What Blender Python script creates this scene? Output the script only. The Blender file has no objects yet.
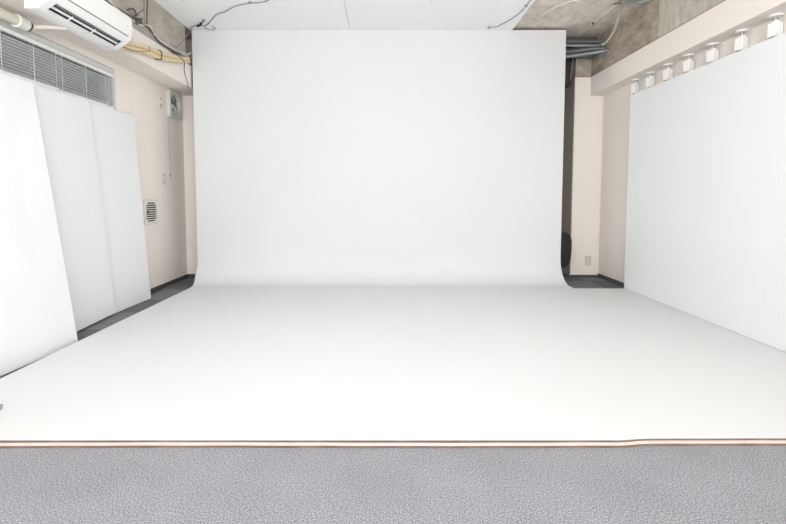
import bpy, bmesh, math, random
from mathutils import Vector, Matrix
random.seed(7)
scn = bpy.context.scene
C = scn.collection
PI = math.pi

# ------------------------------------------------------------------ materials
def mat(name, col, rough=.6, metal=0., noise=None, bump=None, spec=.4):
    """noise=(scale, amount, colour2, detail)  bump=(scale, strength, distance)"""
    m = bpy.data.materials.new(name); m.use_nodes = True
    nt = m.node_tree; b = nt.nodes['Principled BSDF']
    b.inputs['Base Color'].default_value = (*col, 1)
    b.inputs['Roughness'].default_value = rough
    b.inputs['Metallic'].default_value = metal
    b.inputs['Specular IOR Level'].default_value = spec
    tc = nt.nodes.new('ShaderNodeTexCoord')
    if noise:
        sc, lo, hi, c2 = noise
        n = nt.nodes.new('ShaderNodeTexNoise'); n.inputs['Scale'].default_value = sc
        n.inputs['Detail'].default_value = 6
        r = nt.nodes.new('ShaderNodeMapRange')
        r.inputs['From Min'].default_value = lo; r.inputs['From Max'].default_value = hi
        mx = nt.nodes.new('ShaderNodeMix'); mx.data_type = 'RGBA'
        mx.inputs[6].default_value = (*col, 1); mx.inputs[7].default_value = (*c2, 1)
        nt.links.new(tc.outputs['Object'], n.inputs['Vector'])
        nt.links.new(n.outputs['Fac'], r.inputs['Value'])
        nt.links.new(r.outputs['Result'], mx.inputs[0])
        nt.links.new(mx.outputs[2], b.inputs['Base Color'])
    if bump:
        sc, st, di = bump
        n = nt.nodes.new('ShaderNodeTexNoise'); n.inputs['Scale'].default_value = sc
        n.inputs['Detail'].default_value = 5
        bp = nt.nodes.new('ShaderNodeBump')
        bp.inputs['Strength'].default_value = st; bp.inputs['Distance'].default_value = di
        nt.links.new(tc.outputs['Object'], n.inputs['Vector'])
        nt.links.new(n.outputs['Fac'], bp.inputs['Height'])
        nt.links.new(bp.outputs['Normal'], b.inputs['Normal'])
    return m

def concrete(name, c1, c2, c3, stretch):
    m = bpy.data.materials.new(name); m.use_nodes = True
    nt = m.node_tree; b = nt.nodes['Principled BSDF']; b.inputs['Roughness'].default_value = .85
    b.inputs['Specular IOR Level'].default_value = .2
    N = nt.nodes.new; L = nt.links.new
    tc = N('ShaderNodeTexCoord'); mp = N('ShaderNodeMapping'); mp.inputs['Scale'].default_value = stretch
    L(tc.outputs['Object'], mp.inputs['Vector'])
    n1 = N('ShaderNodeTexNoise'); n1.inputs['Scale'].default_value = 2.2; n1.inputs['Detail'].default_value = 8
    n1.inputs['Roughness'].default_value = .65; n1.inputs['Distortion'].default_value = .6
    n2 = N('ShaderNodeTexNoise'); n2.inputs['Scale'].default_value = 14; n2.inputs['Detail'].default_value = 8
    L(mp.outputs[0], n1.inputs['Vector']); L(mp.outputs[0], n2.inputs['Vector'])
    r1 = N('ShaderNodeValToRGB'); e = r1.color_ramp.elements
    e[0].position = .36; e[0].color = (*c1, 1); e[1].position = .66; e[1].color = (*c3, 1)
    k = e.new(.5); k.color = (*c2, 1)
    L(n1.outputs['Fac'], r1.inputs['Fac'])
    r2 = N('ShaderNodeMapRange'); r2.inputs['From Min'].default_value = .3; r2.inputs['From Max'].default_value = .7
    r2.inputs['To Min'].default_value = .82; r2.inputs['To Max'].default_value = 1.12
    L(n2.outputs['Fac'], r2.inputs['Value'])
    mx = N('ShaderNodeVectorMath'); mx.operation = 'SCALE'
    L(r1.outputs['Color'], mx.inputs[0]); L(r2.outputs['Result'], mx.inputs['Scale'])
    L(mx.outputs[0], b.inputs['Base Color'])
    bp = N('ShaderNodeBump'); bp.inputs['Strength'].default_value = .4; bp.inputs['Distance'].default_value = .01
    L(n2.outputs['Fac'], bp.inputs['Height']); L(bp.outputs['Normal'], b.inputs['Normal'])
    return m

def carpet(name, c1, c2, c3, scale):
    m = bpy.data.materials.new(name); m.use_nodes = True
    nt = m.node_tree; b = nt.nodes['Principled BSDF']; b.inputs['Roughness'].default_value = .95
    b.inputs['Specular IOR Level'].default_value = .1
    N = nt.nodes.new; L = nt.links.new
    tc = N('ShaderNodeTexCoord')
    n1 = N('ShaderNodeTexNoise'); n1.inputs['Scale'].default_value = scale; n1.inputs['Detail'].default_value = 3
    n1.inputs['Roughness'].default_value = .7
    n2 = N('ShaderNodeTexNoise'); n2.inputs['Scale'].default_value = 3.5; n2.inputs['Detail'].default_value = 3
    L(tc.outputs['Object'], n1.inputs['Vector']); L(tc.outputs['Object'], n2.inputs['Vector'])
    r1 = N('ShaderNodeValToRGB'); e = r1.color_ramp.elements
    e[0].position = .34; e[0].color = (*c1, 1); e[1].position = .68; e[1].color = (*c3, 1)
    k = e.new(.5); k.color = (*c2, 1)
    L(n1.outputs['Fac'], r1.inputs['Fac'])
    r2 = N('ShaderNodeMapRange'); r2.inputs['From Min'].default_value = .3; r2.inputs['From Max'].default_value = .7
    r2.inputs['To Min'].default_value = .94; r2.inputs['To Max'].default_value = 1.06
    L(n2.outputs['Fac'], r2.inputs['Value'])
    mx = N('ShaderNodeVectorMath'); mx.operation = 'SCALE'
    L(r1.outputs['Color'], mx.inputs[0]); L(r2.outputs['Result'], mx.inputs['Scale'])
    L(mx.outputs[0], b.inputs['Base Color'])
    bp = N('ShaderNodeBump'); bp.inputs['Strength'].default_value = .8; bp.inputs['Distance'].default_value = .004
    L(n1.outputs['Fac'], bp.inputs['Height']); L(bp.outputs['Normal'], b.inputs['Normal'])
    return m

def tile_carpet(name):
    """dark carpet squares, each with its own shade and faint streaks"""
    m = bpy.data.materials.new(name); m.use_nodes = True
    nt = m.node_tree; b = nt.nodes['Principled BSDF']; b.inputs['Roughness'].default_value = .95
    b.inputs['Specular IOR Level'].default_value = .1
    N = nt.nodes.new; L = nt.links.new
    tc = N('ShaderNodeTexCoord')
    ck = N('ShaderNodeTexChecker'); ck.inputs['Scale'].default_value = 2.0
    ck.inputs['Color1'].default_value = (.15, .147, .145, 1); ck.inputs['Color2'].default_value = (.205, .203, .205, 1)
    L(tc.outputs['Object'], ck.inputs['Vector'])
    mp = N('ShaderNodeMapping'); mp.inputs['Scale'].default_value = (4, 26, 1)
    L(tc.outputs['Object'], mp.inputs['Vector'])
    n = N('ShaderNodeTexNoise'); n.inputs['Scale'].default_value = 2.; n.inputs['Detail'].default_value = 5
    L(mp.outputs[0], n.inputs['Vector'])
    r = N('ShaderNodeMapRange'); r.inputs['From Min'].default_value = .3; r.inputs['From Max'].default_value = .7
    r.inputs['To Min'].default_value = .75; r.inputs['To Max'].default_value = 1.3
    L(n.outputs['Fac'], r.inputs['Value'])
    mx = N('ShaderNodeVectorMath'); mx.operation = 'SCALE'
    L(ck.outputs['Color'], mx.inputs[0]); L(r.outputs['Result'], mx.inputs['Scale'])
    L(mx.outputs[0], b.inputs['Base Color'])
    return m

M = {}
M['wall'] = mat('cream_paint', (.86, .798, .735), .8, noise=(60, .35, .65, (.875, .812, .75)), bump=(220, .12, .002), spec=.2)
M['pillar'] = mat('pillar_paint', (.86, .798, .735), .8, noise=(60, .35, .65, (.875, .812, .75)), bump=(220, .12, .002), spec=.2)
M['ceiling'] = mat('ceiling_board', (.92, .925, .925), .8, noise=(1.3, .35, .65, (.905, .91, .91)), bump=(80, .1, .002), spec=.2)
M['cove'] = mat('white_cove_paint', (.685, .69, .692), .62, noise=(.9, .35, .7, (.668, .673, .676)), bump=(4, .03, .01), spec=.25)
M['board'] = mat('white_board', (.815, .825, .825), .6, noise=(1.5, .3, .7, (.80, .81, .81)), spec=.3)
M['board_edge'] = mat('board_core', (.62, .62, .60), .8)
M['dark_panel'] = mat('dark_brown_panel', (.21, .185, .155), .6)
M['shade_concrete'] = concrete('shade_concrete', (.07, .062, .055), (.09, .08, .07), (.12, .108, .095), (1, 1, 1))  # shade of the recess put into the colour
M['left_concrete'] = concrete('left_concrete', (.41, .37, .315), (.46, .42, .36), (.52, .475, .415), (1, .5, 1.2))
M['concrete'] = concrete('beam_concrete', (.31, .25, .195), (.44, .375, .30), (.56, .51, .435), (1, .8, 2.2))
M['beam_grey'] = concrete('grey_beam_concrete', (.46, .435, .375), (.53, .50, .44), (.60, .575, .51), (1, 2.5, .9))
M['slab'] = concrete('slab_concrete', (.54, .47, .39), (.68, .615, .54), (.76, .715, .65), (.9, .55, 1))
M['carpet'] = carpet('light_grey_carpet', (.115, .12, .132), (.275, .283, .302), (.56, .575, .60), 190)
M['tiles'] = tile_carpet('dark_carpet_tiles')
M['base'] = mat('charcoal_vinyl', (.07, .074, .08), .5)
M['brown_ply'] = mat('brown_plywood', (.15, .09, .07), .75, noise=(9, .3, .7, (.26, .17, .135)))
M['cream_ply'] = mat('pale_plywood', (.74, .64, .57), .7, noise=(12, .4, .7, (.66, .55, .48)))
M['plastic'] = mat('white_plastic', (.86, .86, .84), .4)
M['panelwhite'] = mat('ac_front_white', (.80, .80, .78), .35)
M['dark'] = mat('dark_cavity', (.03, .03, .032), .6)
M['greyblade'] = mat('grey_vane', (.22, .235, .24), .45)
M['slat'] = mat('grey_blind', (.80, .82, .82), .45)
M['cord'] = mat('blind_cord', (.70, .71, .70), .7)
M['alu'] = mat('window_alu', (.42, .43, .43), .4, .3)
M['reveal'] = mat('window_reveal', (.66, .655, .64), .7)
g = bpy.data.materials.new('window_glass'); g.use_nodes = True
gb = g.node_tree.nodes['Principled BSDF']
gb.inputs['Base Color'].default_value = (.035, .045, .05, 1); gb.inputs['Roughness'].default_value = .08
M['glass'] = g
M['beige_pipe'] = mat('beige_duct', (.66, .64, .55), .5)
M['collar'] = mat('pale_collar', (.74, .75, .68), .5)
M['pink_pipe'] = mat('pinkish_pipe', (.74, .66, .60), .5)
M['hose'] = mat('cream_insulation', (.80, .66, .44), .8, noise=(20, .3, .7, (.74, .59, .38)))
M['black'] = mat('black_plastic', (.02, .02, .022), .5)
M['black_fabric'] = mat('black_fabric', (.028, .028, .03), .9, bump=(300, .3, .002))
M['dark_cable'] = mat('dark_cable', (.11, .10, .095), .6)
M['grey_cable'] = mat('grey_cable', (.30, .29, .28), .6)
M['white_cable'] = mat('white_cable', (.72, .70, .66), .5)
M['cream_cable'] = mat('cream_cable', (.88, .85, .79), .5)
M['conduit_pale'] = mat('pale_grey_cable', (.52, .51, .47), .6)
M['conduit'] = mat('grey_conduit', (.17, .185, .20), .45, .2)
M['conduit_light'] = mat('pale_grey_conduit', (.30, .32, .335), .45, .2)
M['boxgrey'] = mat('junction_grey', (.30, .31, .28), .6)
M['fan'] = mat('fan_plastic', (.60, .61, .56), .5)
M['fan_dark'] = mat('fan_dark', (.12, .13, .125), .5)
M['grille'] = mat('grille_plastic', (.78, .74, .69), .5)
M['beige'] = mat('beige_plate', (.60, .57, .50), .5)
M['brown_trim'] = mat('brown_edge', (.30, .19, .13), .8)
M['chrome'] = mat('chrome', (.6, .6, .6), .25, .9)
M['screw'] = mat('filler_dot', (.66, .66, .655), .8)

# ------------------------------------------------------------------ helpers
def link(name, bm, m, parent=None, smooth=False):
    me = bpy.data.meshes.new(name)
    bmesh.ops.recalc_face_normals(bm, faces=bm.faces)
    bm.to_mesh(me); bm.free()
    for x in (m if isinstance(m, (list, tuple)) else [m]): me.materials.append(x)
    if smooth:
        for p in me.polygons: p.use_smooth = True
    o = bpy.data.objects.new(name, me); C.objects.link(o)
    if parent is not None: o.parent = parent
    return o

def smooth_by_angle(o, ang=35):
    me = o.data
    for p in me.polygons: p.use_smooth = True
    bm = bmesh.new(); bm.from_mesh(me)
    for e in bm.edges:
        if len(e.link_faces) == 2 and e.calc_face_angle(0) > math.radians(ang): e.smooth = False
    bm.to_mesh(me); bm.free()
    return o

def box(bm, x0, x1, y0, y1, z0, z1, bev=0, mi=0, mtx=None):
    r = bmesh.ops.create_cube(bm, size=1)
    vs = r['verts']
    for v in vs:
        v.co = Vector(((x0 + x1) / 2 + v.co.x * (x1 - x0), (y0 + y1) / 2 + v.co.y * (y1 - y0), (z0 + z1) / 2 + v.co.z * (z1 - z0)))
    fs = set(f for v in vs for f in v.link_faces)
    for f in fs: f.material_index = mi
    if bev:
        es = list(set(e for v in vs for e in v.link_edges))
        rr = bmesh.ops.bevel(bm, geom=es, offset=bev, segments=2, affect='EDGES', profile=.6)
        vs = list(set(v for f in rr['faces'] for v in f.verts) | set(v for v in vs if v.is_valid))
    if mtx is not None:
        for v in vs: v.co = mtx @ v.co
    return vs

def B(): return bmesh.new()
def bxo(name, dims, m, parent=None, bev=0):
    bm = B(); box(bm, *dims, bev=bev); return link(name, bm, m, parent)

def catmull(pts, n=5):
    P = [Vector(p) for p in pts]
    if len(P) < 3: return P
    Q = [P[0] * 2 - P[1]] + P + [P[-1] * 2 - P[-2]]
    out = []
    for i in range(1, len(Q) - 2):
        a, b, c, d = Q[i - 1:i + 3]
        for k in range(n):
            t = k / n
            out.append(.5 * ((2 * b) + (c - a) * t + (2 * a - 5 * b + 4 * c - d) * t * t + (3 * b - a - 3 * c + d) * t ** 3))
    out.append(P[-1]); return out

def tube(bm, pts, r, seg=8, smooth=True, curve=True):
    P = catmull(pts) if curve else [Vector(p) for p in pts]
    up = Vector((0, 0, 1)); rings = []; nrm = None
    for i, p in enumerate(P):
        t = (P[min(i + 1, len(P) - 1)] - P[max(i - 1, 0)]).normalized()
        if nrm is None:
            nrm = t.cross(up) if abs(t.dot(up)) < .95 else t.cross(Vector((1, 0, 0)))
        nrm = (nrm - t * nrm.dot(t)).normalized(); bn = t.cross(nrm)
        rr = r(i / (len(P) - 1)) if callable(r) else r
        rings.append([bm.verts.new(p + (nrm * math.cos(2 * PI * k / seg) + bn * math.sin(2 * PI * k / seg)) * rr) for k in range(seg)])
    for a, b in zip(rings, rings[1:]):
        for k in range(seg):
            f = bm.faces.new((a[k], a[(k + 1) % seg], b[(k + 1) % seg], b[k])); f.smooth = True
    for f in (bm.faces.new(rings[0][::-1]), bm.faces.new(rings[-1])):
        for e in f.edges: e.smooth = False

def cyl(bm, p0, p1, r, seg=16, r2=None):
    p0, p1 = Vector(p0), Vector(p1)
    tube(bm, [p0, p1], (lambda t: r + (r2 - r) * t) if r2 else r, seg, curve=False)

def prism(bm, prof, a0, a1, axis='y', mi=0):
    """prof = list of (u, v); axis y: (x, z) profile run along y"""
    def co(u, v, a): return (u, a, v) if axis == 'y' else ((a, u, v) if axis == 'x' else (u, v, a))
    A = [bm.verts.new(co(u, v, a0)) for u, v in prof]; Z = [bm.verts.new(co(u, v, a1)) for u, v in prof]
    n = len(prof)
    fs = [bm.faces.new(A), bm.faces.new(Z[::-1])]
    for k in range(n): fs.append(bm.faces.new((A[k], A[(k + 1) % n], Z[(k + 1) % n], Z[k])))
    for f in fs: f.material_index = mi

def struct(o): o['kind'] = 'structure'; return o
def tag(o, label, cat, group=None):
    o['label'] = label; o['category'] = cat
    if group: o['group'] = group
    return o
def thing(name, loc, label, cat, group=None):
    o = bpy.data.objects.new(name, None); C.objects.link(o); o.location = loc
    o.empty_display_size = .1
    return tag(o, label, cat, group)
def settle(root):
    """children were modelled in world coordinates: keep them there"""
    for ch in root.children:
        ch.matrix_parent_inverse = Matrix.Translation(-Vector(root.location))
def copy_thing(root, loc, label):
    r = root.copy(); C.objects.link(r); r.location = loc; r['label'] = label
    for ch in root.children:
        c = ch.copy(); C.objects.link(c); c.parent = r
        for gch in ch.children:
            d = gch.copy(); C.objects.link(d); d.parent = c
    return r

# ------------------------------------------------------------------ room
XL, XR = -2.54, 2.74          # side wall faces
SL, SR = -2.25, 2.57          # faces of the dropped soffits / beams
YB = 5.70                     # back wall
YP = 5.75                     # pillar front
YF = -3.0
ZC = 2.945
YD = 1.837                    # front edge of the raised deck

bm = B()
box(bm, XL - .15, XR + .15, YF, YD + .016, -.08, 0.0, mi=0)
box(bm, XL - .15, XR + .15, YD + .016, 7.0, -.08, 0.0, mi=1)
struct(link('floor', bm, [M['carpet'], M['tiles']]))

# left wall with the high window opening
WY0, WY1, WZ0, WZ1 = 1.5, 4.305, 1.842, 2.236
bm = B()
box(bm, XL - .15, XL, YF, 7.0, 0, WZ0)
box(bm, XL - .15, XL, YF, 7.0, WZ1, 3.05)
box(bm, XL - .15, XL, YF, WY0, WZ0, WZ1)
box(bm, XL - .15, XL, WY1, 7.0, WZ0, WZ1)
struct(link('wall_left', bm, M['wall']))
bm = B(); box(bm, XR, XR + .15, YF, 7.0, 0, 3.05)
struct(link('wall_right', bm, M['wall']))
bm = B(); box(bm, XL, 1.45, YB, YB + .15, 0, 3.05)
struct(link('wall_back', bm, M['wall']))
bm = B(); box(bm, 1.45, XR, 6.85, 7.0, 0, 3.05)  # recess wall coloured dark to stand for its shade
struct(link('wall_recess', bm, M['shade_concrete']))

# painted soffits
bm = B(); box(bm, XL, SL, YF, YB, 2.292, 2.548, bev=.004)
struct(link('trim_1', bm, M['wall']))
bm = B(); box(bm, SR, XR, YF, YP, 2.304, 2.535, bev=.004)
struct(link('trim_2', bm, M['wall']))
# thin brown line where the paint of the right soffit stops
bm = B(); box(bm, SR - .001, SR + .02, YF, YP, 2.535, 2.541)
box(bm, 2.374, SR - .001, YP - .001, YP + .02, 2.535, 2.546)
struct(link('trim_3', bm, M['brown_trim']))

# bare concrete beams
bm = B(); box(bm, XL, SL - .001, YF, 5.165, 2.548, 3.0)
struct(link('trim_4', bm, M['left_concrete']))
bm = B()
box(bm, SR + .002, XR, 4.36, YP, 2.541, 3.0, mi=0)
box(bm, SR - .001, XR, YF, 4.35, 2.541, 3.0, mi=1)
box(bm, SR + .008, XR, 4.35, 4.36, 2.541, 3.0, mi=1)
struct(link('trim_5', bm, [M['concrete'], M['beam_grey']]))
# pillar with its concrete head
bm = B(); box(bm, 2.376, XR, YP, 6.85, 0, 2.535, bev=.003)
struct(link('wall_pillar', bm, M['pillar']))
bm = B(); box(bm, 2.362, 2.375, YP + .004, 6.70, .032, 2.53, bev=.002)  # dark sheet added over the pillar's side face to darken the gap
struct(link('dark_panel_1', bm, M['dark_panel']))
bm = B(); box(bm, 1.45, 2.378, 5.86, 6.85, 2.45, 2.975)  # unseen dark block added so the gap reads as shaded
struct(link('gap_shade_block', bm, M['shade_concrete']))
bm = B(); box(bm, 2.38, XR, YP + .003, 6.85, 2.546, 3.0)
struct(link('trim_6', bm, M['left_concrete']))

# ceiling: raw slab, plasterboards hung below it on the left and middle
bm = B(); box(bm, XL - .15, XR + .15, YF, 7.0, 2.975, 3.12)
struct(link('ceiling', bm, M['slab']))
XS = 1.446
bm = B()
seamx = -.41
for (x0, x1) in ((SL, seamx - .0025), (seamx + .0025, XS)):
    ys = [YF, -1.0, .83, 2.65, 5.044, YB] if x0 < -1 else [YF, -.6, 1.2, 3.03, 5.044, YB]
    for a, b in zip(ys, ys[1:]):
        box(bm, x0, x1, a + .0012, b - .0012, ZC, ZC + .012, bev=.0008)
cp = struct(link('ceiling', bm, M['ceiling']))
bm = B(); box(bm, SL, XS - .004, YF, YB, ZC + .012, 2.975)
o = link('backing', bm, M['ceiling'], cp)
for (x, y) in ((-1.99, 4.505), (-1.336, 5.08), (-.549, 4.562), (-.536, 5.08), (.444, 4.534), (.40, 5.09)):
    bm = B(); cyl(bm, (x, y, ZC - .0012), (x, y, ZC + .002), .009, 12); link('screw_head', bm, M['screw'], cp)

# baseboards
bm = B(); box(bm, XL, XL + .008, 1.86, YB, 0, .05, bev=.002); struct(link('baseboard_left', bm, M['base']))
bm = B(); box(bm, XL + .008, 1.45, YB - .008, YB, 0, .05, bev=.002); struct(link('baseboard_back', bm, M['base']))
bm = B(); box(bm, XR - .008, XR, 1.9, YP, 0, .05, bev=.002); struct(link('baseboard_right', bm, M['base']))
bm = B(); box(bm, 2.372, XR - .008, YP - .008, YP, 0, .03, bev=.002)
box(bm, 2.354, 2.362, YP + .004, 6.85, 0, .03, bev=.002); struct(link('baseboard_pillar', bm, M['base']))

# window behind the blinds
bm = B()
box(bm, XL - .15, XL - .145, WY0, WY1, WZ0, WZ1)
win = struct(link('window_1', bm, M['glass']))
bm = B()
for (a, b, c, d) in ((WY0, WY1, WZ0, WZ0 + .03), (WY0, WY1, WZ1 - .03, WZ1)):
    box(bm, XL - .143, XL - .10, a, b, c, d)
for y in (WY0 + .015, 2.9, WY1 - .015): box(bm, XL - .1425, XL - .1005, y - .015, y + .015, WZ0 + .03, WZ1 - .03)
link('window_frame', bm, M['alu'], win)
bm = B()
box(bm, XL - .10, XL - .001, WY0, WY1, WZ0, WZ0 + .004); box(bm, XL - .10, XL - .001, WY0, WY1, WZ1 - .004, WZ1)
box(bm, XL - .10, XL - .001, WY1 - .004, WY1, WZ0 + .004, WZ1 - .004)
link('window_reveal', bm, M['reveal'], win)

# venetian blinds
def blind(y0, y1, cords, label, rt=1.888):
    t = thing('venetian_blind', (XL - .03, (y0 + y1) / 2, 1.848), label, 'blind', 'grey venetian blinds in the high window')
    bm = B(); box(bm, XL - .045, XL - .006, y0, y1, 2.155, 2.184, bev=.003)
    link('headrail', bm, M['plastic'], t)
    bm = B(); box(bm, XL - .018, XL - .010, y0, y1, 2.188, 2.230, bev=.001)
    link('valance', bm, M['reveal'], t)
    bm = B(); z = 2.132; a = math.radians(-17)
    while z > rt + .008:
        # room side edge low, slightly crowned
        pts = []
        for k in range(5):
            u = (k / 4 - .5) * .025; w = .0016 * (1 - (2 * k / 4 - 1) ** 2)
            pts.append((XL - .026 + u * math.cos(a) + w * math.sin(a), z - u * math.sin(a) + w * math.cos(a)))
        bot = [(x + .0000, zz - .0008) for x, zz in pts][::-1]
        prism(bm, pts + bot, y0 + .001, y1 - .001)
        z -= .0215 if z > 1.93 else .0078
    link('slats', bm, M['slat'], t)
    bm = B(); box(bm, XL - .037, XL - .015, y0 + .003, y1 - .003, 1.852, rt, bev=.003)
    link('bottom_rail', bm, M['slat'], t)
    for c in cords:
        bm = B()
        for dx in (-.039, -.0125): cyl(bm, (XL + dx, c, 1.86), (XL + dx, c, 2.158), .0019, 6)
        link('ladder_cord', bm, M['cord'], t)
    settle(t); return t
blind(1.75, 3.580, (2.35, 3.05, 3.33, 3.55), 'long grey venetian blind in the high window, nearest the camera', 1.893)
blind(3.584, 4.292, (3.615, 3.90, 4.17, 4.21), 'shorter grey venetian blind at the far end of the high window')

# ------------------------------------------------------------------ raised deck and seamless cove
T = .032
dk = thing('plywood_platform', (0, 3.3, 0), 'low plywood platform with brown and cream edge under the white floor', 'platform')
xa, xm, xb = -2.165, .985, 2.665
for (x0, x1, yf) in ((xa, xm, YD), (xm + .001, xb, YD)):
    lay = ((0, .009, 'brown_ply', .001), (.009, .0235, 'cream_ply', 0), (.0235, T, 'brown_ply', .001))
    for (z0, z1, mm, pr) in lay:
        bm = B()
        # wavy front edge
        n = 60; vs0 = []; prof = []
        for k in range(n + 1):
            x = x0 + (x1 - x0) * k / n
            tt = min(1, max(0, (x - xm) / .12)); prof.append((x, yf + .012 * tt * tt * (3 - 2 * tt) + .006 * max(0, x - xm) - pr + .002 * math.sin(x * 3.1 + yf * 9) + .0006 * math.sin(x * 17)))
        prof += [(x1, 4.88), (x0, 4.88)]
        prism(bm, prof, z0, z1, axis='z')
        link({'brown_ply': 'brown_veneer', 'cream_ply': 'plywood_core'}[mm], bm, M[mm], dk)
settle(dk)

# one continuous white sheet: deck top, curve, vertical wall
bm = B()
TH = .004
def sheet(path, xs0, xs1):
    pass
R_ = .28; yw = 5.283; y0c = yw - R_; zt = T + TH
ys = [YD + .001] + [YD + .001 + (y0c - YD) * k / 24 for k in range(1, 25)]
prof = [(y, zt) for y in ys]
prof = [(y, z) for y, z in prof if y < 4.87] + [(4.885, zt)]
cur = [(4.925, zt), (4.965, zt), (y0c, zt)]
for k in range(1, 17):
    a = PI / 2 * k / 16
    cur.append((y0c + R_ * math.sin(a), zt + R_ * (1 - math.cos(a))))
for k in range(1, 11): cur.append((yw, zt + R_ + (ZC - .0015 - zt - R_) * k / 10))
BX0, BX1 = -2.226, 2.064

def grid(rows):
    vr = [[bm.verts.new(p) for p in r] for r in rows]
    for a, b in zip(vr, vr[1:]):
        for k in range(len(a) - 1):
            f = bm.faces.new((a[k], a[k + 1], b[k + 1], b[k])); f.smooth = True
    return vr
def step_y(x): t = min(1, max(0, (x - xm) / .12)); return .012 * t * t * (3 - 2 * t) + .006 * max(0, x - xm)
def yfront(x, y): return y if i_row(y) else (YD + .0005 + step_y(x))
def i_row(y): return y > YD + .01
xs_floor = [xa, -1.5, 0, xm, xm + .04, xm + .08, xm + .12, BX1, xb]
fl = grid([[(x, yfront(x, y), z) for x in xs_floor] for (y, z) in prof])
last = fl[-1][:8]          # up to x = 2.038
prev = last
N = len(cur)
for i, (y, z) in enumerate(cur):
    t = min(1, i / 10)
    row = []
    for k, x in enumerate(xs_floor[:8]):
        xx = x if k else xa + (BX0 - xa) * t
        row.append(bm.verts.new((xx, y, z)))
    for k in range(7):
        f = bm.faces.new((prev[k], prev[k + 1], row[k + 1], row[k])); f.smooth = True
    prev = row
bmesh.ops.recalc_face_normals(bm, faces=bm.faces)
cove = link('seamless_backdrop', bm, M['cove'])
mod = cove.modifiers.new('thick', 'SOLIDIFY'); mod.thickness = TH; mod.offset = -1
es_ = cove.modifiers.new('crisp', 'EDGE_SPLIT'); es_.split_angle = math.radians(40)
tag(cove, 'big white seamless backdrop sweeping from the ceiling down over the floor', 'backdrop')
# find which way the normals point: they must face up/front
if cove.data.polygons[0].normal.z < 0: cove.data.flip_normals()

# ------------------------------------------------------------------ leaning white boards on the left
def board(name, pl, pr_, ql, qr, th, label, group):
    """corners bottom near / bottom far / top near / top far"""
    bm = B()
    a, b, c, d = [Vector(p) for p in (pl, pr_, qr, ql)]
    n = (b - a).cross(d - a).normalized()
    if n.x > 0: n = -n
    F = [bm.verts.new(v) for v in (a, b, c, d)]; K = [bm.verts.new(v + n * th) for v in (a, b, c, d)]
    bm.faces.new(F); bm.faces.new(K[::-1])
    for k in range(4):
        f = bm.faces.new((F[k], F[(k + 1) % 4], K[(k + 1) % 4], K[k])); 
    bmesh.ops.bevel(bm, geom=list(bm.edges), offset=.0012, segments=1, affect='EDGES')
    return tag(link(name, bm, M['board'], None), label, 'panel', group)
gl = 'white boards leaning on the left wall'
board('white_board', (-2.262, 2.27, .013), (-2.214, 3.178, .003), (-2.452, 2.27, 1.838), (-2.452, 3.178, 1.838), .012,
      'large white board leaning furthest out, nearest the camera at the left edge', gl)
sh = .035
board('white_board', (-2.368, 3.02, .005), (-2.392, 3.932, .022), (-2.478, 2.975, 1.834), (-2.502, 3.846, 1.853), .008,
      'white board leaning on the left wall, middle one of three', gl)
board('white_board', (-2.430, 3.645, .004), (-2.408, 4.556, .004), (-2.529, 3.63, 1.849), (-2.513, 4.541, 1.849), .008,
      'white board leaning on the left wall, farthest one beside the slotted vent', gl)

# ------------------------------------------------------------------ white boards along the right wall
gr_ = 'white boards standing along the right wall'
labs = ['tall white board on the right, farthest one, its edge beside the pillar',
        'tall white board on the right, second from the pillar',
        'tall white board on the right, third from the pillar, nearest in view']
y = 4.885
for i, l in enumerate(labs):
    bm = B(); box(bm, 2.612, 2.642, y - .91 + .0003, y, T + TH + .0025, 2.125, bev=.0004)
    o = link('white_board', bm, M['board']); tag(o, l, 'panel', gr_)
    y -= .91

# ------------------------------------------------------------------ small ceiling clips / spotlights above the right boards
gs = 'small white spotlights under the right soffit'
ords = ['farthest one from the camera', 'second from the far end', 'third from the far end', 'middle one of seven', 'third from the near end',
        'second from the near end', 'nearest one, at the right edge']
sy = [4.95, 4.667, 4.38, 4.088, 3.793, 3.49, 3.195]
SXC = 2.695
def spotlight():
    t = thing('spotlight', (SXC, sy[0], 2.304), 'small white box spotlight under the right soffit, ' + ords[0], 'spotlight', gs)
    bm = B(); cyl(bm, (0, 0, -.012), (0, 0, -.0005), .044, 28, ); o = link('ceiling_rose', bm, M['plastic'], t)
    bm = B(); cyl(bm, (0, 0, -.034), (0, 0, -.012), .014, 14); link('stem', bm, M['chrome'], t)
    bm = B(); box(bm, -.017, .017, -.017, .017, -.052, -.036, bev=.003); link('bracket', bm, M['plastic'], t)
    rm = Matrix.Rotation(math.radians(14), 4, 'Z')
    bm = B(); box(bm, -.031, .031, -.031, .031, -.150, -.052, bev=.005, mtx=rm)
    hd = link('lamp_head', bm, M['plastic'], t)
    bm = B(); cyl(bm, (0, 0, -.154), (0, 0, -.149), .029, 20); link('lens', bm, M['brown_trim'], hd)
    return t
s0 = spotlight()
for i in range(1, 7):
    copy_thing(s0, (SXC, sy[i], 2.304), 'small white box spotlight under the right soffit, ' + ords[i])

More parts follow.
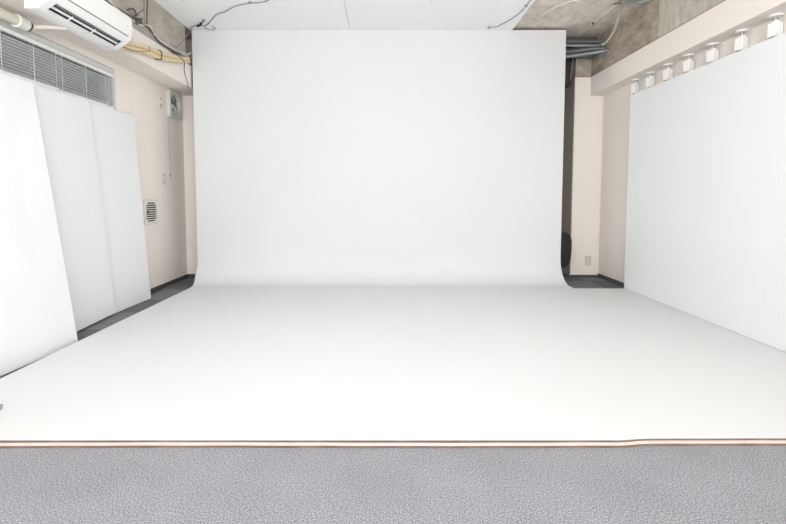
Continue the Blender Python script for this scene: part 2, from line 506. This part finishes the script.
# ------------------------------------------------------------------ air conditioner
ac = thing('air_conditioner', (SL, 3.29, 2.22), 'white wall air conditioner hanging high on the left soffit', 'air conditioner')
y0, y1 = 2.885, 3.69
xo = SL + .003
P_ = [(xo, 2.222), (-2.168, 2.224), (-2.152, 2.231), (-2.081, 2.276), (-2.058, 2.296), (-2.041, 2.335), (-2.034, 2.39), (-2.036, 2.445), (-2.046, 2.473), (-2.075, 2.490), (xo, 2.494)]
bm = B()
s0_, s1_ = y0 + .045, y1 - .055            # ends of the outlet
rows = []
for yy in (y0, s0_, s1_, y1): rows.append([bm.verts.new((x, yy, z)) for x, z in P_])
n = len(P_)
for j in range(3):
    for k in range(n):
        if j == 1 and k == 2: continue       # the outlet opening on the sloping underside
        bm.faces.new((rows[j][k], rows[j][(k + 1) % n], rows[j + 1][(k + 1) % n], rows[j + 1][k]))
# rounded end caps: inset cap pushed outward
for r, s in ((rows[0], -1), (rows[3], 1)):
    f = bm.faces.new(r)
    cx = sum(v.co.x for v in r) / n; cz = sum(v.co.z for v in r) / n
    rr = bmesh.ops.inset_region(bm, faces=[f], thickness=.012)
    for v in f.verts: v.co.y += s * .010
body = link('body', bm, M['plastic'], ac); smooth_by_angle(body, 28)
# cavity
a, b = Vector((P_[2][0], 0, P_[2][1])), Vector((P_[3][0], 0, P_[3][1]))
d = (b - a); nn = Vector((-d.z, 0, d.x)).normalized()
if nn.z < 0: nn = -nn
bm = B()
q = [a + d * .0, a + d * 1.0, b + nn * .045, a + nn * .045]
A = [bm.verts.new((p.x, s0_, p.z)) for p in q]; Z = [bm.verts.new((p.x, s1_, p.z)) for p in q]
for k in (1, 2, 3): bm.faces.new((A[k], A[(k + 1) % 4], Z[(k + 1) % 4], Z[k]))
bm.faces.new(A); bm.faces.new(Z[::-1])
link('air_outlet', bm, M['dark'], ac)
def strip(nm, t0, t1, off, th, m, ya=s0_ + .004, yb=s1_ - .004, parent=ac):
    bm = B(); p0, p1 = a + d * t0 + nn * off, a + d * t1 + nn * off
    prism(bm, [(p0.x, p0.z), (p1.x, p1.z), (p1.x + nn.x * th, p1.z + nn.z * th), (p0.x + nn.x * th, p0.z + nn.z * th)], ya, yb)
    return link(nm, bm, m, parent)
strip('louver', .0, .14, .001, .004, M['panelwhite'])
strip('louver', .36, .54, .002, .005, M['panelwhite'])
strip('louver', .62, .80, .014, .003, M['greyblade'])
strip('louver', .90, 1.0, .001, .004, M['plastic'])
for yy in (3.115, 3.35):
    strip('support', .1, .62, -.001, .006, M['plastic'], yy - .0035, yy + .0035)
# front panel line, display mark
bm = B(); prism(bm, [(-2.050, 2.318), (-2.0455, 2.323), (-2.0435, 2.320), (-2.048, 2.315)], y0 + .02, y1 - .03)
link('panel_gap', bm, M['greyblade'], ac)
bm = B(); box(bm, -2.19, -2.165, 3.555, 3.63, 2.2205, 2.2222); link('sensor_window', bm, M['slat'], ac)
settle(ac)

# cream insulated refrigerant hoses
def cable(name, pts, r, m, label, cat='cable', group=None, seg=7, curve=True):
    bm = B(); tube(bm, pts, r, seg, curve=curve)
    return tag(link(name, bm, M[m]), label, cat, group)
hs = thing('insulated_hose', (SL, 4.5, 2.33), 'cream insulated hose pair running from the air conditioner along the left soffit', 'hose')
for (dz, dx) in ((.020, 0), (-.022, .004)):
    bm = B(); tube(bm, [(-2.225 + dx, 3.70, 2.290 + dz), (-2.224 + dx, 3.95, 2.345 + dz), (-2.223 + dx, 4.25, 2.400 + dz), (-2.223 + dx, 4.52, 2.430 + dz), (-2.223 + dx, 4.8, 2.485 + dz),
                    (-2.224 + dx, 5.03, 2.535 + dz * .7), (-2.245 + dx, 5.20, 2.590 + dz * .7), (-2.31 + dx, 5.36, 2.60 + dz * .7)], .021, 12)
    link('hose', bm, M['hose'], hs)
for yy, zz, w in ((4.49, 2.427, .007),):
    bm = B()
    pr = [(-2.202, zz + .042), (-2.196, zz + .02), (-2.196, zz - .02), (-2.200, zz - .043), (-2.222, zz - .050), (-2.244, zz - .043), (-2.246, zz), (-2.244, zz + .043), (-2.222, zz + .048), (-2.202, zz + .042)]
    tube(bm, [(x, yy + (.012 if w > .005 else 0) * math.sin(i), z) for i, (x, z) in enumerate(pr)], w * .6, 6)
    link('tie', bm, M['black'], hs)
settle(hs)
cable('dangling_cable', [(-2.238, 4.80, 2.552), (-2.19, 4.92, 2.52), (-2.19, 4.988, 2.494), (-2.215, 5.035, 2.42), (-2.22, 5.098, 2.345), (-2.236, 5.185, 2.262), (-2.242, 5.23, 2.20)], .0045, 'dark_cable',
      'thin dark cable dangling from the left beam over the cream hoses')
cable('hose_wire', [(-2.175, 3.70, 2.262), (-2.17, 3.83, 2.285), (-2.17, 3.941, 2.298), (-2.172, 4.089, 2.335), (-2.175, 4.235, 2.385), (-2.19, 4.25, 2.43)], .003, 'dark_cable',
      'thin dark wire looping below the cream hoses by the air conditioner')

# cables on the left concrete beam
g = 'cables on the left concrete beam'
cable('white_cable', [(-2.236, 3.60, 2.68), (-2.236, 3.74, 2.633), (-2.236, 3.80, 2.61), (-2.236, 3.885, 2.60), (-2.236, 3.985, 2.602), (-2.236, 4.079, 2.598), (-2.236, 4.209, 2.608),
      (-2.236, 4.31, 2.643), (-2.236, 4.393, 2.650), (-2.236, 4.422, 2.612), (-2.236, 4.519, 2.588), (-2.236, 4.656, 2.583), (-2.236, 4.829, 2.592), (-2.236, 4.987, 2.605), (-2.238, 5.13, 2.64), (-2.25, 5.23, 2.65)],
      .0075, 'white_cable', 'white cable snaking along the left concrete beam', group=g)
cable('dark_cable', [(-2.238, 3.58, 2.64), (-2.238, 3.687, 2.613), (-2.238, 3.788, 2.613), (-2.238, 3.927, 2.615), (-2.232, 4.03, 2.620), (-2.226, 4.126, 2.628), (-2.236, 4.227, 2.624),
      (-2.236, 4.335, 2.634), (-2.238, 4.444, 2.604), (-2.238, 4.53, 2.570), (-2.238, 4.75, 2.566), (-2.238, 4.90, 2.575), (-2.238, 5.0, 2.585)],
      .0085, 'dark_cable', 'dark cable running beneath the white one along the left concrete beam', group=g)
cable('cable_tangle', [(-2.235, 4.00, 2.66), (-2.215, 4.05, 2.69), (-2.22, 4.11, 2.665), (-2.22, 4.07, 2.63), (-2.212, 4.14, 2.635), (-2.22, 4.20, 2.66), (-2.236, 4.16, 2.60), (-2.22, 4.10, 2.60), (-2.212, 4.18, 2.625)],
      .0075, 'dark_cable', 'tangle of dark cable on the left beam above the air conditioner corner', group=g)
cable('vertical_cable', [(-2.246, 4.334, 2.645), (-2.246, 4.345, 2.75), (-2.246, 4.355, 2.84), (-2.246, 4.372, 2.94)], .0045, 'dark_cable', 'thin dark cable dropping straight down the left concrete beam', group=g)
cable('vertical_cable', [(-2.246, 4.293, 2.648), (-2.246, 4.297, 2.75), (-2.246, 4.30, 2.94)], .0035, 'grey_cable', 'thinner grey cable beside the dark vertical one on the left beam', group=g)
cable('slanting_wire', [(-2.245, 4.295, 2.783), (-2.245, 4.22, 2.725), (-2.245, 4.16, 2.669)], .003, 'dark_cable', 'short slanting dark wire on the left beam above the cable tangle', group=g, curve=False)
cable('curved_wire', [(-2.235, 5.29, 2.936), (-2.24, 5.165, 2.83), (-2.244, 5.015, 2.694), (-2.244, 4.93, 2.64), (-2.244, 4.852, 2.629)], .0035, 'grey_cable', 'thin grey wire curving down the left beam beside the backdrop corner', group=g)
cable('wire_end', [(-2.225, 5.03, 2.60), (-2.215, 5.12, 2.615), (-2.205, 5.19, 2.66)], .006, 'white_cable', 'white wire end sticking out at the far end of the left beam', group=g)

# cables on the white ceiling
zc = ZC - .006
cable('ceiling_cable', [(-2.244, 5.24, zc - .02), (-2.17, 5.18, zc), (-2.081, 5.104, zc), (-2.029, 5.149, zc), (-1.932, 5.048, zc), (-1.763, 4.82, zc), (-1.662, 4.76, zc), (-1.511, 4.621, zc),
      (-1.407, 4.572, zc), (-1.322, 4.543, zc), (-1.217, 4.522, zc), (-1.145, 4.484, zc), (-1.10, 4.40, zc), (-1.08, 4.25, zc)], .0048, 'grey_cable', 'long grey cable wandering over the white ceiling above the backdrop, left half')
cable('cable_loop', [(-2.044, 5.188, zc - .004), (-2.02, 5.214, zc - .004), (-1.99, 5.21, zc - .02), (-1.957, 5.205, zc - .02), (-1.923, 5.20, zc - .006), (-1.935, 5.15, zc - .004)], .0045, 'grey_cable',
      'small loop of grey wire on the ceiling at the backdrop top left corner')
t = thing('cable_clip', (-2.06, 5.09, ZC), 'dark cable connector on the ceiling near the backdrop top left corner', 'connector')
bm = B(); tube(bm, [(-2.10, 5.135, zc - .006), (-2.06, 5.10, zc - .008), (-2.02, 5.05, zc - .006)], .012, 8); link('connector_body', bm, M['black'], t)
bm = B(); tube(bm, [(-2.02, 5.05, zc - .004), (-1.985, 5.01, zc - .004), (-1.955, 4.975, zc - .002)], .006, 8); link('connector_tail', bm, M['dark_cable'], t)
bm = B(); box(bm, -1.975, -1.945, 4.96, 4.985, ZC - .016, ZC - .0005, bev=.003); link('clip', bm, M['grey_cable'], t)
settle(t)
cable('ceiling_cable', [(1.151, 5.19, zc), (1.20, 5.18, zc), (1.243, 5.165, zc), (1.279, 5.095, zc), (1.337, 4.957, zc), (1.378, 4.82, zc), (1.393, 4.658, zc), (1.396, 4.507, zc), (1.41, 4.40, zc), (1.42, 4.2, zc)],
      .0045, 'grey_cable', 'grey cable curving over the white ceiling beside the bare concrete, right half')
for (x, y, lb) in ((1.392, 4.60, 'small grey cable clip on the ceiling beside the bare concrete edge'), (1.155, 5.185, 'small grey cable clip on the ceiling where the right cable ends'),
                   (-1.330, 4.520, 'small grey cable clip on the ceiling half way along the left cable')):
    bm = B(); box(bm, x - .013, x + .013, y - .012, y + .012, ZC - .018, ZC - .0005, bev=.004); tag(link('cable_clip', bm, M['grey_cable']), lb, 'clip', 'ceiling cable clips')

# ------------------------------------------------------------------ conduits at the right
g = 'grey conduits crossing behind the backdrop top right corner'
def conduit(pts, r, m, lb):
    t = thing('conduit', pts[-1], lb, 'conduit', g)
    bm = B(); tube(bm, pts, r, 12); link('pipe', bm, M[m], t)
    e = Vector(pts[-1]); dd = (e - Vector(pts[-2])).normalized()
    bm = B(); cyl(bm, e - dd * .05, e - dd * .012, r * 1.25, 12); link('collar', bm, M['conduit'], t)
    settle(t)
conduit([(1.5, 5.42, 2.60), (2.16, 5.42, 2.690), (2.40, 5.38, 2.715), (2.565, 5.30, 2.722)], .017, 'conduit_light', 'pale grey conduit entering the right beam, lowest of four')
conduit([(1.5, 5.46, 2.68), (2.15, 5.46, 2.752), (2.38, 5.43, 2.773), (2.565, 5.37, 2.768)], .020, 'conduit', 'grey conduit entering the right beam, second from the bottom of four')
conduit([(1.5, 5.46, 2.86), (2.14, 5.46, 2.828), (2.35, 5.44, 2.820), (2.565, 5.44, 2.822)], .016, 'conduit_light', 'grey conduit entering the right beam, third from the bottom of four')
conduit([(1.5, 5.50, 2.89), (2.15, 5.50, 2.885), (2.40, 5.50, 2.883), (2.565, 5.47, 2.878)], .016, 'conduit', 'darker grey conduit close under the concrete, topmost of four')
for (yy, zz, rr, lb) in ((5.60, 2.782, .056, 'dark filler tube added as shade behind the grey conduits, lower of two'), (5.60, 2.905, .050, 'dark filler tube added as shade behind the grey conduits, upper of two')):
    t = thing('shade_tube', (2.55, yy, zz), lb, 'shade_tube', 'dark shade fillers behind the conduits')  # dark tubes added to imitate shade behind the conduits
    bm = B(); tube(bm, [(1.4, yy, zz), (2.0, yy, zz), (2.572, yy, zz)], rr, 18, curve=False); link('pipe', bm, M['fan_dark'], t)
    bm = B(); cyl(bm, (2.53, yy, zz), (2.572, yy, zz), rr + .006, 18); link('flange', bm, M['conduit'], t)
    settle(t)
g = 'cables under the bare concrete ceiling'
zs = 2.975
cable('hanging_cable', [(2.36, 5.05, 2.715), (2.395, 5.08, 2.712), (2.42, 5.08, 2.735), (2.44, 5.0, 2.79), (2.44, 4.90, 2.87), (2.41, 4.78, 2.945), (2.37, 4.64, 2.965), (2.345, 4.575, 2.966)], .0055, 'conduit_pale',
      'pale cable hanging in a curve down to the grey conduits, left strand', group=g)
cable('hanging_cable', [(2.40, 5.10, 2.735), (2.44, 5.10, 2.745), (2.468, 5.02, 2.80), (2.464, 4.92, 2.87), (2.432, 4.80, 2.945), (2.395, 4.64, 2.964), (2.375, 4.575, 2.966)], .0055, 'conduit_pale',
      'pale cable hanging in a curve down to the grey conduits, right strand', group=g)
cable('slab_cable', [(2.33, 5.60, 2.968), (2.31, 5.35, 2.968), (2.30, 5.12, 2.968), (2.30, 4.90, 2.968), (2.31, 4.70, 2.968), (2.335, 4.53, 2.968)], .006, 'cream_cable',
      'thin white cable running straight across the bare concrete ceiling', group=g)
cable('slab_cable', [(1.64, 4.97, 2.969), (1.70, 4.76, 2.969), (1.80, 4.60, 2.969), (1.90, 4.54, 2.969), (2.05, 4.50, 2.969), (2.20, 4.50, 2.969), (2.33, 4.53, 2.969)], .005, 'cream_cable',
      'faint pale cable arching over the bare concrete ceiling near the white boards', group=g)
bm = B(); cyl(bm, (2.302, 5.13, 2.955), (2.302, 5.13, 2.974), .014, 10); tag(link('anchor_bolt', bm, M['dark_cable']), 'small dark anchor in the bare concrete beside the straight white cable', 'bolt')
t = thing('junction_box', (2.35, 4.45, 2.975), 'flat grey junction box with a conduit on the bare concrete ceiling', 'junction box')
bm = B(); box(bm, 2.305, 2.40, 4.38, 4.56, 2.93, 2.9745, bev=.006); link('housing', bm, M['boxgrey'], t)
bm = B(); tube(bm, [(2.39, 4.52, 2.952), (2.45, 4.55, 2.952), (2.52, 4.54, 2.952), (2.566, 4.50, 2.952)], .014, 10); link('pipe', bm, M['boxgrey'], t)
bm = B(); tube(bm, [(2.32, 4.55, 2.955), (2.30, 4.60, 2.958), (2.27, 4.62, 2.962)], .007, 8); link('cable_gland', bm, M['dark_cable'], t)
settle(t)
cable('hanging_wire', [(2.33, 5.75, 2.96), (2.335, 5.72, 2.82), (2.325, 5.74, 2.66), (2.33, 5.78, 2.50)], .006, 'grey_cable', 'grey wire hanging in the dark gap left of the pillar head')

# ------------------------------------------------------------------ pipes in the left corner under the soffit
t = thing('wall_pipe', (-2.48, 3.1, 2.22), 'beige pipe with a collar in the upper left corner above the blinds', 'pipe')
bm = B(); cyl(bm, (-2.462, 1.4, 2.222), (-2.462, 3.10, 2.222), .032, 20); link('pipe', bm, M['beige_pipe'], t)
bm = B(); cyl(bm, (-2.462, 3.07, 2.222), (-2.462, 3.150, 2.222), .044, 22); link('collar', bm, M['collar'], t)
bm = B(); cyl(bm, (-2.462, 3.150, 2.222), (-2.462, 3.172, 2.222), .038, 22); link('dark_ring', bm, M['dark'], t)  # dark ring just past the collar
bm = B(); tube(bm, [(-2.462, 3.175, 2.222), (-2.440, 3.192, 2.222), (-2.36, 3.20, 2.225), (-2.22, 3.22, 2.2275)], .015, 12); link('drain_pipe', bm, M['pink_pipe'], t)
settle(t)

# ------------------------------------------------------------------ ventilation fan on left wall
fy, fz = 5.438, 2.128
t = thing('ventilation_fan', (XL, fy, fz - .165), 'square grey green ventilation fan high on the left wall beside the backdrop', 'fan')
bm = B()
# square frame with a round hole
h, r0, seg = .150, .120, 48
def sq(a):
    c, s = math.cos(a), math.sin(a); k = 1 / max(abs(c), abs(s)); return c * k, s * k
f0, f1 = XL + .001, XL + .040
oF = []; iF = []; oB = []; iB = []; lip = []
for k in range(seg):
    an = 2 * PI * (k + .5) / seg; sx, sz = sq(an)
    oB.append(bm.verts.new((f0, fy + sx * h, fz + sz * h * 1.06))); oF.append(bm.verts.new((f1 - .006, fy + sx * h, fz + sz * h * 1.06)))
    lip.append(bm.verts.new((f1, fy + sx * (h - .01), fz + sz * (h - .01) * 1.06)))
    iF.append(bm.verts.new((f1 - .004, fy + math.cos(an) * r0, fz + math.sin(an) * r0))); iB.append(bm.verts.new((f0, fy + math.cos(an) * (r0 - .012), fz + math.sin(an) * (r0 - .012))))
for k in range(seg):
    j = (k + 1) % seg
    for A, Bv in ((oB, oF), (oF, lip), (lip, iF), (iF, iB), (iB, oB)): bm.faces.new((A[k], A[j], Bv[j], Bv[k]))
smooth_by_angle(link('housing', bm, M['fan'], t), 30)
bm = B(); cyl(bm, (XL + .0005, fy, fz), (XL + .006, fy, fz), .112, 32); link('shutter', bm, M['greyblade'], t)
for k in range(4):
    bm = B(); a0 = k * PI / 2 + .3
    vs = []
    for (rr, da, dx) in ((.022, -.35, .014), (.060, -.42, .012), (.100, -.34, .010), (.108, .0, .018), (.100, .36, .026), (.060, .46, .026), (.022, .35, .024)):
        vs.append((XL + dx, fy + rr * math.cos(a0 + da), fz + rr * math.sin(a0 + da)))
    F = [bm.verts.new(v) for v in vs]; K = [bm.verts.new((v[0] + .002, v[1], v[2])) for v in vs]
    bm.faces.new(F); bm.faces.new(K[::-1])
    for q_ in range(len(F)): bm.faces.new((F[q_], F[(q_ + 1) % 7], K[(q_ + 1) % 7], K[q_]))
    link('blade', bm, M['fan'] if k % 2 else M['slat'], t)
bm = B(); cyl(bm, (XL + .006, fy, fz), (XL + .034, fy, fz), .026, 18, .020); link('hub', bm, M['fan_dark'], t)
bm = B(); cyl(bm, (XL + .008, fy - .12, fz - .150), (XL + .008, fy - .125, 1.30), .0018, 6); cyl(bm, (XL + .008, fy - .125, 1.27), (XL + .008, fy - .125, 1.305), .008, 8)
link('pull_cord', bm, M['grey_cable'], t)
settle(t)

# slotted wall vent
vy, vz, vh = 4.845, .877, .135
t = thing('wall_vent', (XL, vy, vz - vh), 'square wall vent with dark horizontal slots above the farthest leaning board', 'vent')
bm = B(); box(bm, XL + .0005, XL + .012, vy - vh, vy + vh, vz - vh, vz + vh, bev=.004); link('frame', bm, M['grille'], t)
bm = B()
rows_ = 9
for k in range(rows_):
    z = vz + (k - 4) * .0235
    w = .098 if 1 <= k <= 7 else .070
    box(bm, XL + .0118, XL + .0130, vy - w, vy + w, z - .0068, z + .0068)
link('slots', bm, M['dark'], t)
bm = B(); cyl(bm, (XL + .012, vy - .075, vz), (XL + .026, vy - .075, vz), .011, 12); link('knob', bm, M['black'], t)
settle(t)

# small wall fittings
t = thing('switch_plate', (XL, 5.155, 1.18), 'narrow beige switch plate at mid height on the left wall above the vent', 'switch')
bm = B(); box(bm, XL + .0005, XL + .008, 5.127, 5.187, 1.18, 1.305, bev=.003); link('plate', bm, M['beige'], t)
bm = B(); box(bm, XL + .0075, XL + .013, 5.145, 5.169, 1.21, 1.275, bev=.002); link('rocker', bm, M['grille'], t)
settle(t)
t = thing('cable_holder', (XL, 5.13, 2.03), 'tiny beige holder on the left wall beside the ventilation fan', 'holder')
bm = B(); box(bm, XL + .0005, XL + .008, 5.112, 5.152, 2.03, 2.155, bev=.003); link('back_plate', bm, M['beige'], t)
bm = B(); box(bm, XL + .0075, XL + .022, 5.105, 5.158, 2.085, 2.108, bev=.003); link('clip', bm, M['plastic'], t)
settle(t)
t = thing('power_outlet', (2.602, YP, .152), 'beige power outlet low on the pillar beside the right boards', 'outlet')
bm = B(); box(bm, 2.566, 2.638, YP - .009, YP - .0005, .152, .274, bev=.003); link('plate', bm, M['beige'], t)
for z in (.185, .241):
    bm = B(); box(bm, 2.585, 2.619, YP - .011, YP - .0085, z - .020, z + .020, bev=.001)
    s_ = link('socket', bm, M['grille'], t)
    bm = B(); box(bm, 2.594, 2.597, YP - .0115, YP - .0108, z - .008, z + .008); box(bm, 2.607, 2.610, YP - .0115, YP - .0108, z - .008, z + .008)
    link('slots', bm, M['dark'], s_)
settle(t)

# ------------------------------------------------------------------ black chair behind the backdrop, only its rounded back peeks out
cx_, cy_ = 2.06, 5.66
t = thing('black_chair', (cx_, cy_, 0), 'black padded chair peeking out behind the right edge of the backdrop', 'chair')
def cushion(name, w, h, th, loc, rx, mm, par):
    bm = B(); N_ = 40
    ring = []
    for s, yy in ((.86, -th / 2), (1, -th / 4), (1, th / 4), (.86, th / 2)):
        rr = []
        for k in range(N_):
            an = 2 * PI * k / N_; c, s_ = math.cos(an), math.sin(an); e = .55
            rr.append(bm.verts.new((w / 2 * s * math.copysign(abs(c) ** e, c), yy, h / 2 * s * math.copysign(abs(s_) ** e, s_))))
        ring.append(rr)
    for A, Bv in zip(ring, ring[1:]):
        for k in range(N_): bm.faces.new((A[k], A[(k + 1) % N_], Bv[(k + 1) % N_], Bv[k]))
    bm.faces.new(ring[0]); bm.faces.new(ring[-1][::-1])
    mt = Matrix.Translation(loc) @ Matrix.Rotation(rx, 4, 'X')
    for v in bm.verts: v.co = mt @ v.co
    return smooth_by_angle(link(name, bm, M[mm], par), 50)
cushion('backrest', .40, .46, .05, (cx_ + .015, cy_ - .16, .385), math.radians(4), 'black_fabric', t)
cushion('seat', .40, .40, .06, (cx_, cy_ + .05, .33), math.radians(90), 'black_fabric', t)
bm = B(); cyl(bm, (cx_, cy_ + .05, .07), (cx_, cy_ + .05, .31), .022, 14); link('post', bm, M['black'], t)
for k in range(5):
    an = k * 2 * PI / 5 + .1
    e = (cx_ + .2 * math.cos(an), cy_ + .05 + .2 * math.sin(an), .05)
    bm = B(); tube(bm, [(cx_, cy_ + .05, .09), e], .014, 8, curve=False); l = link('leg', bm, M['black'], t)
    bm = B(); cyl(bm, (e[0] - .012, e[1], .0245), (e[0] + .012, e[1], .0245), .024, 14); link('caster', bm, M['black'], l)
bm = B(); tube(bm, [(cx_, cy_ + .10, .30), (cx_, cy_ - .10, .28), (cx_, cy_ - .145, .33), (cx_, cy_ - .145, .46)], .014, 8); link('bracket', bm, M['black'], t)
settle(t)

# ------------------------------------------------------------------ foot of a stand reaching in at the left edge
t = thing('stand_foot', (-1.9, 2.09, T + TH), 'tip of a chrome stand leg with grey rubber cap at the left edge', 'stand')
bm = B(); cyl(bm, (-2.14, 1.98, .105), (-1.865, 2.092, .055), .0095, 12); link('leg', bm, M['chrome'], t)
bm = B(); tube(bm, [(-1.885, 2.084, .058), (-1.858, 2.095, .053), (-1.846, 2.099, .050)], .014, 12, curve=False); link('rubber_cap', bm, M['grey_cable'], t)
settle(t)

# ------------------------------------------------------------------ light
def area(name, loc, rot, sx, sy, e, col=(1, 1, 1), spread=180):
    l = bpy.data.lights.new(name, 'AREA'); l.shape = 'RECTANGLE'; l.size = sx; l.size_y = sy; l.energy = e; l.color = col; l.spread = math.radians(spread)
    o = bpy.data.objects.new(name, l); C.objects.link(o); o.location = loc; o.rotation_euler = rot; return o
area('fill_light_overhead', (0, 3.1, 2.93), (0, 0, 0), 4.3, 2.4, 6, (.975, .985, 1), 95)  # added overhead fill, not a fixture of the room
area('fill_light_rear', (0, -2.0, 2.90), (math.radians(25), 0, 0), 3.6, 1.2, 20, (.975, .985, 1))  # unseen fill light added behind the camera
area('fill_light_up', (0, -.5, 1.85), (math.radians(145), 0, 0), 3.8, 1.0, 110, (.975, .985, 1))  # added uplight that brightens the ceiling
area('fill_light_front', (-.1, -2.9, 1.0), (math.radians(93), 0, 0), 5.0, 1.7, 100, (.98, .99, 1))  # broad frontal fill added behind the camera, no real window
w = bpy.data.worlds.new('world'); scn.world = w; w.use_nodes = True
bg = w.node_tree.nodes['Background']; bg.inputs[0].default_value = (.95, .975, 1, 1); bg.inputs[1].default_value = 1.15

# ------------------------------------------------------------------ camera
cd = bpy.data.cameras.new('camera'); cam = bpy.data.objects.new('camera', cd); C.objects.link(cam)
cd.sensor_fit = 'HORIZONTAL'; cd.sensor_width = 36; cd.lens = 450 / 786 * 36
th = math.atan(450 / 7100)
cam.location = (0, 0, 1.07); cam.rotation_euler = (PI / 2 - th, 0, 0)
py = 194 + 450 * math.tan(th)
cd.shift_x = (393 - 386) / 786; cd.shift_y = -(262 - py) / 786
cd.clip_start = .02
scn.camera = cam
scn.view_settings.view_transform = 'Standard'; scn.view_settings.look = 'None'
scn.view_settings.exposure = 0.37; scn.view_settings.gamma = 1; scn.view_settings.use_curve_mapping = False
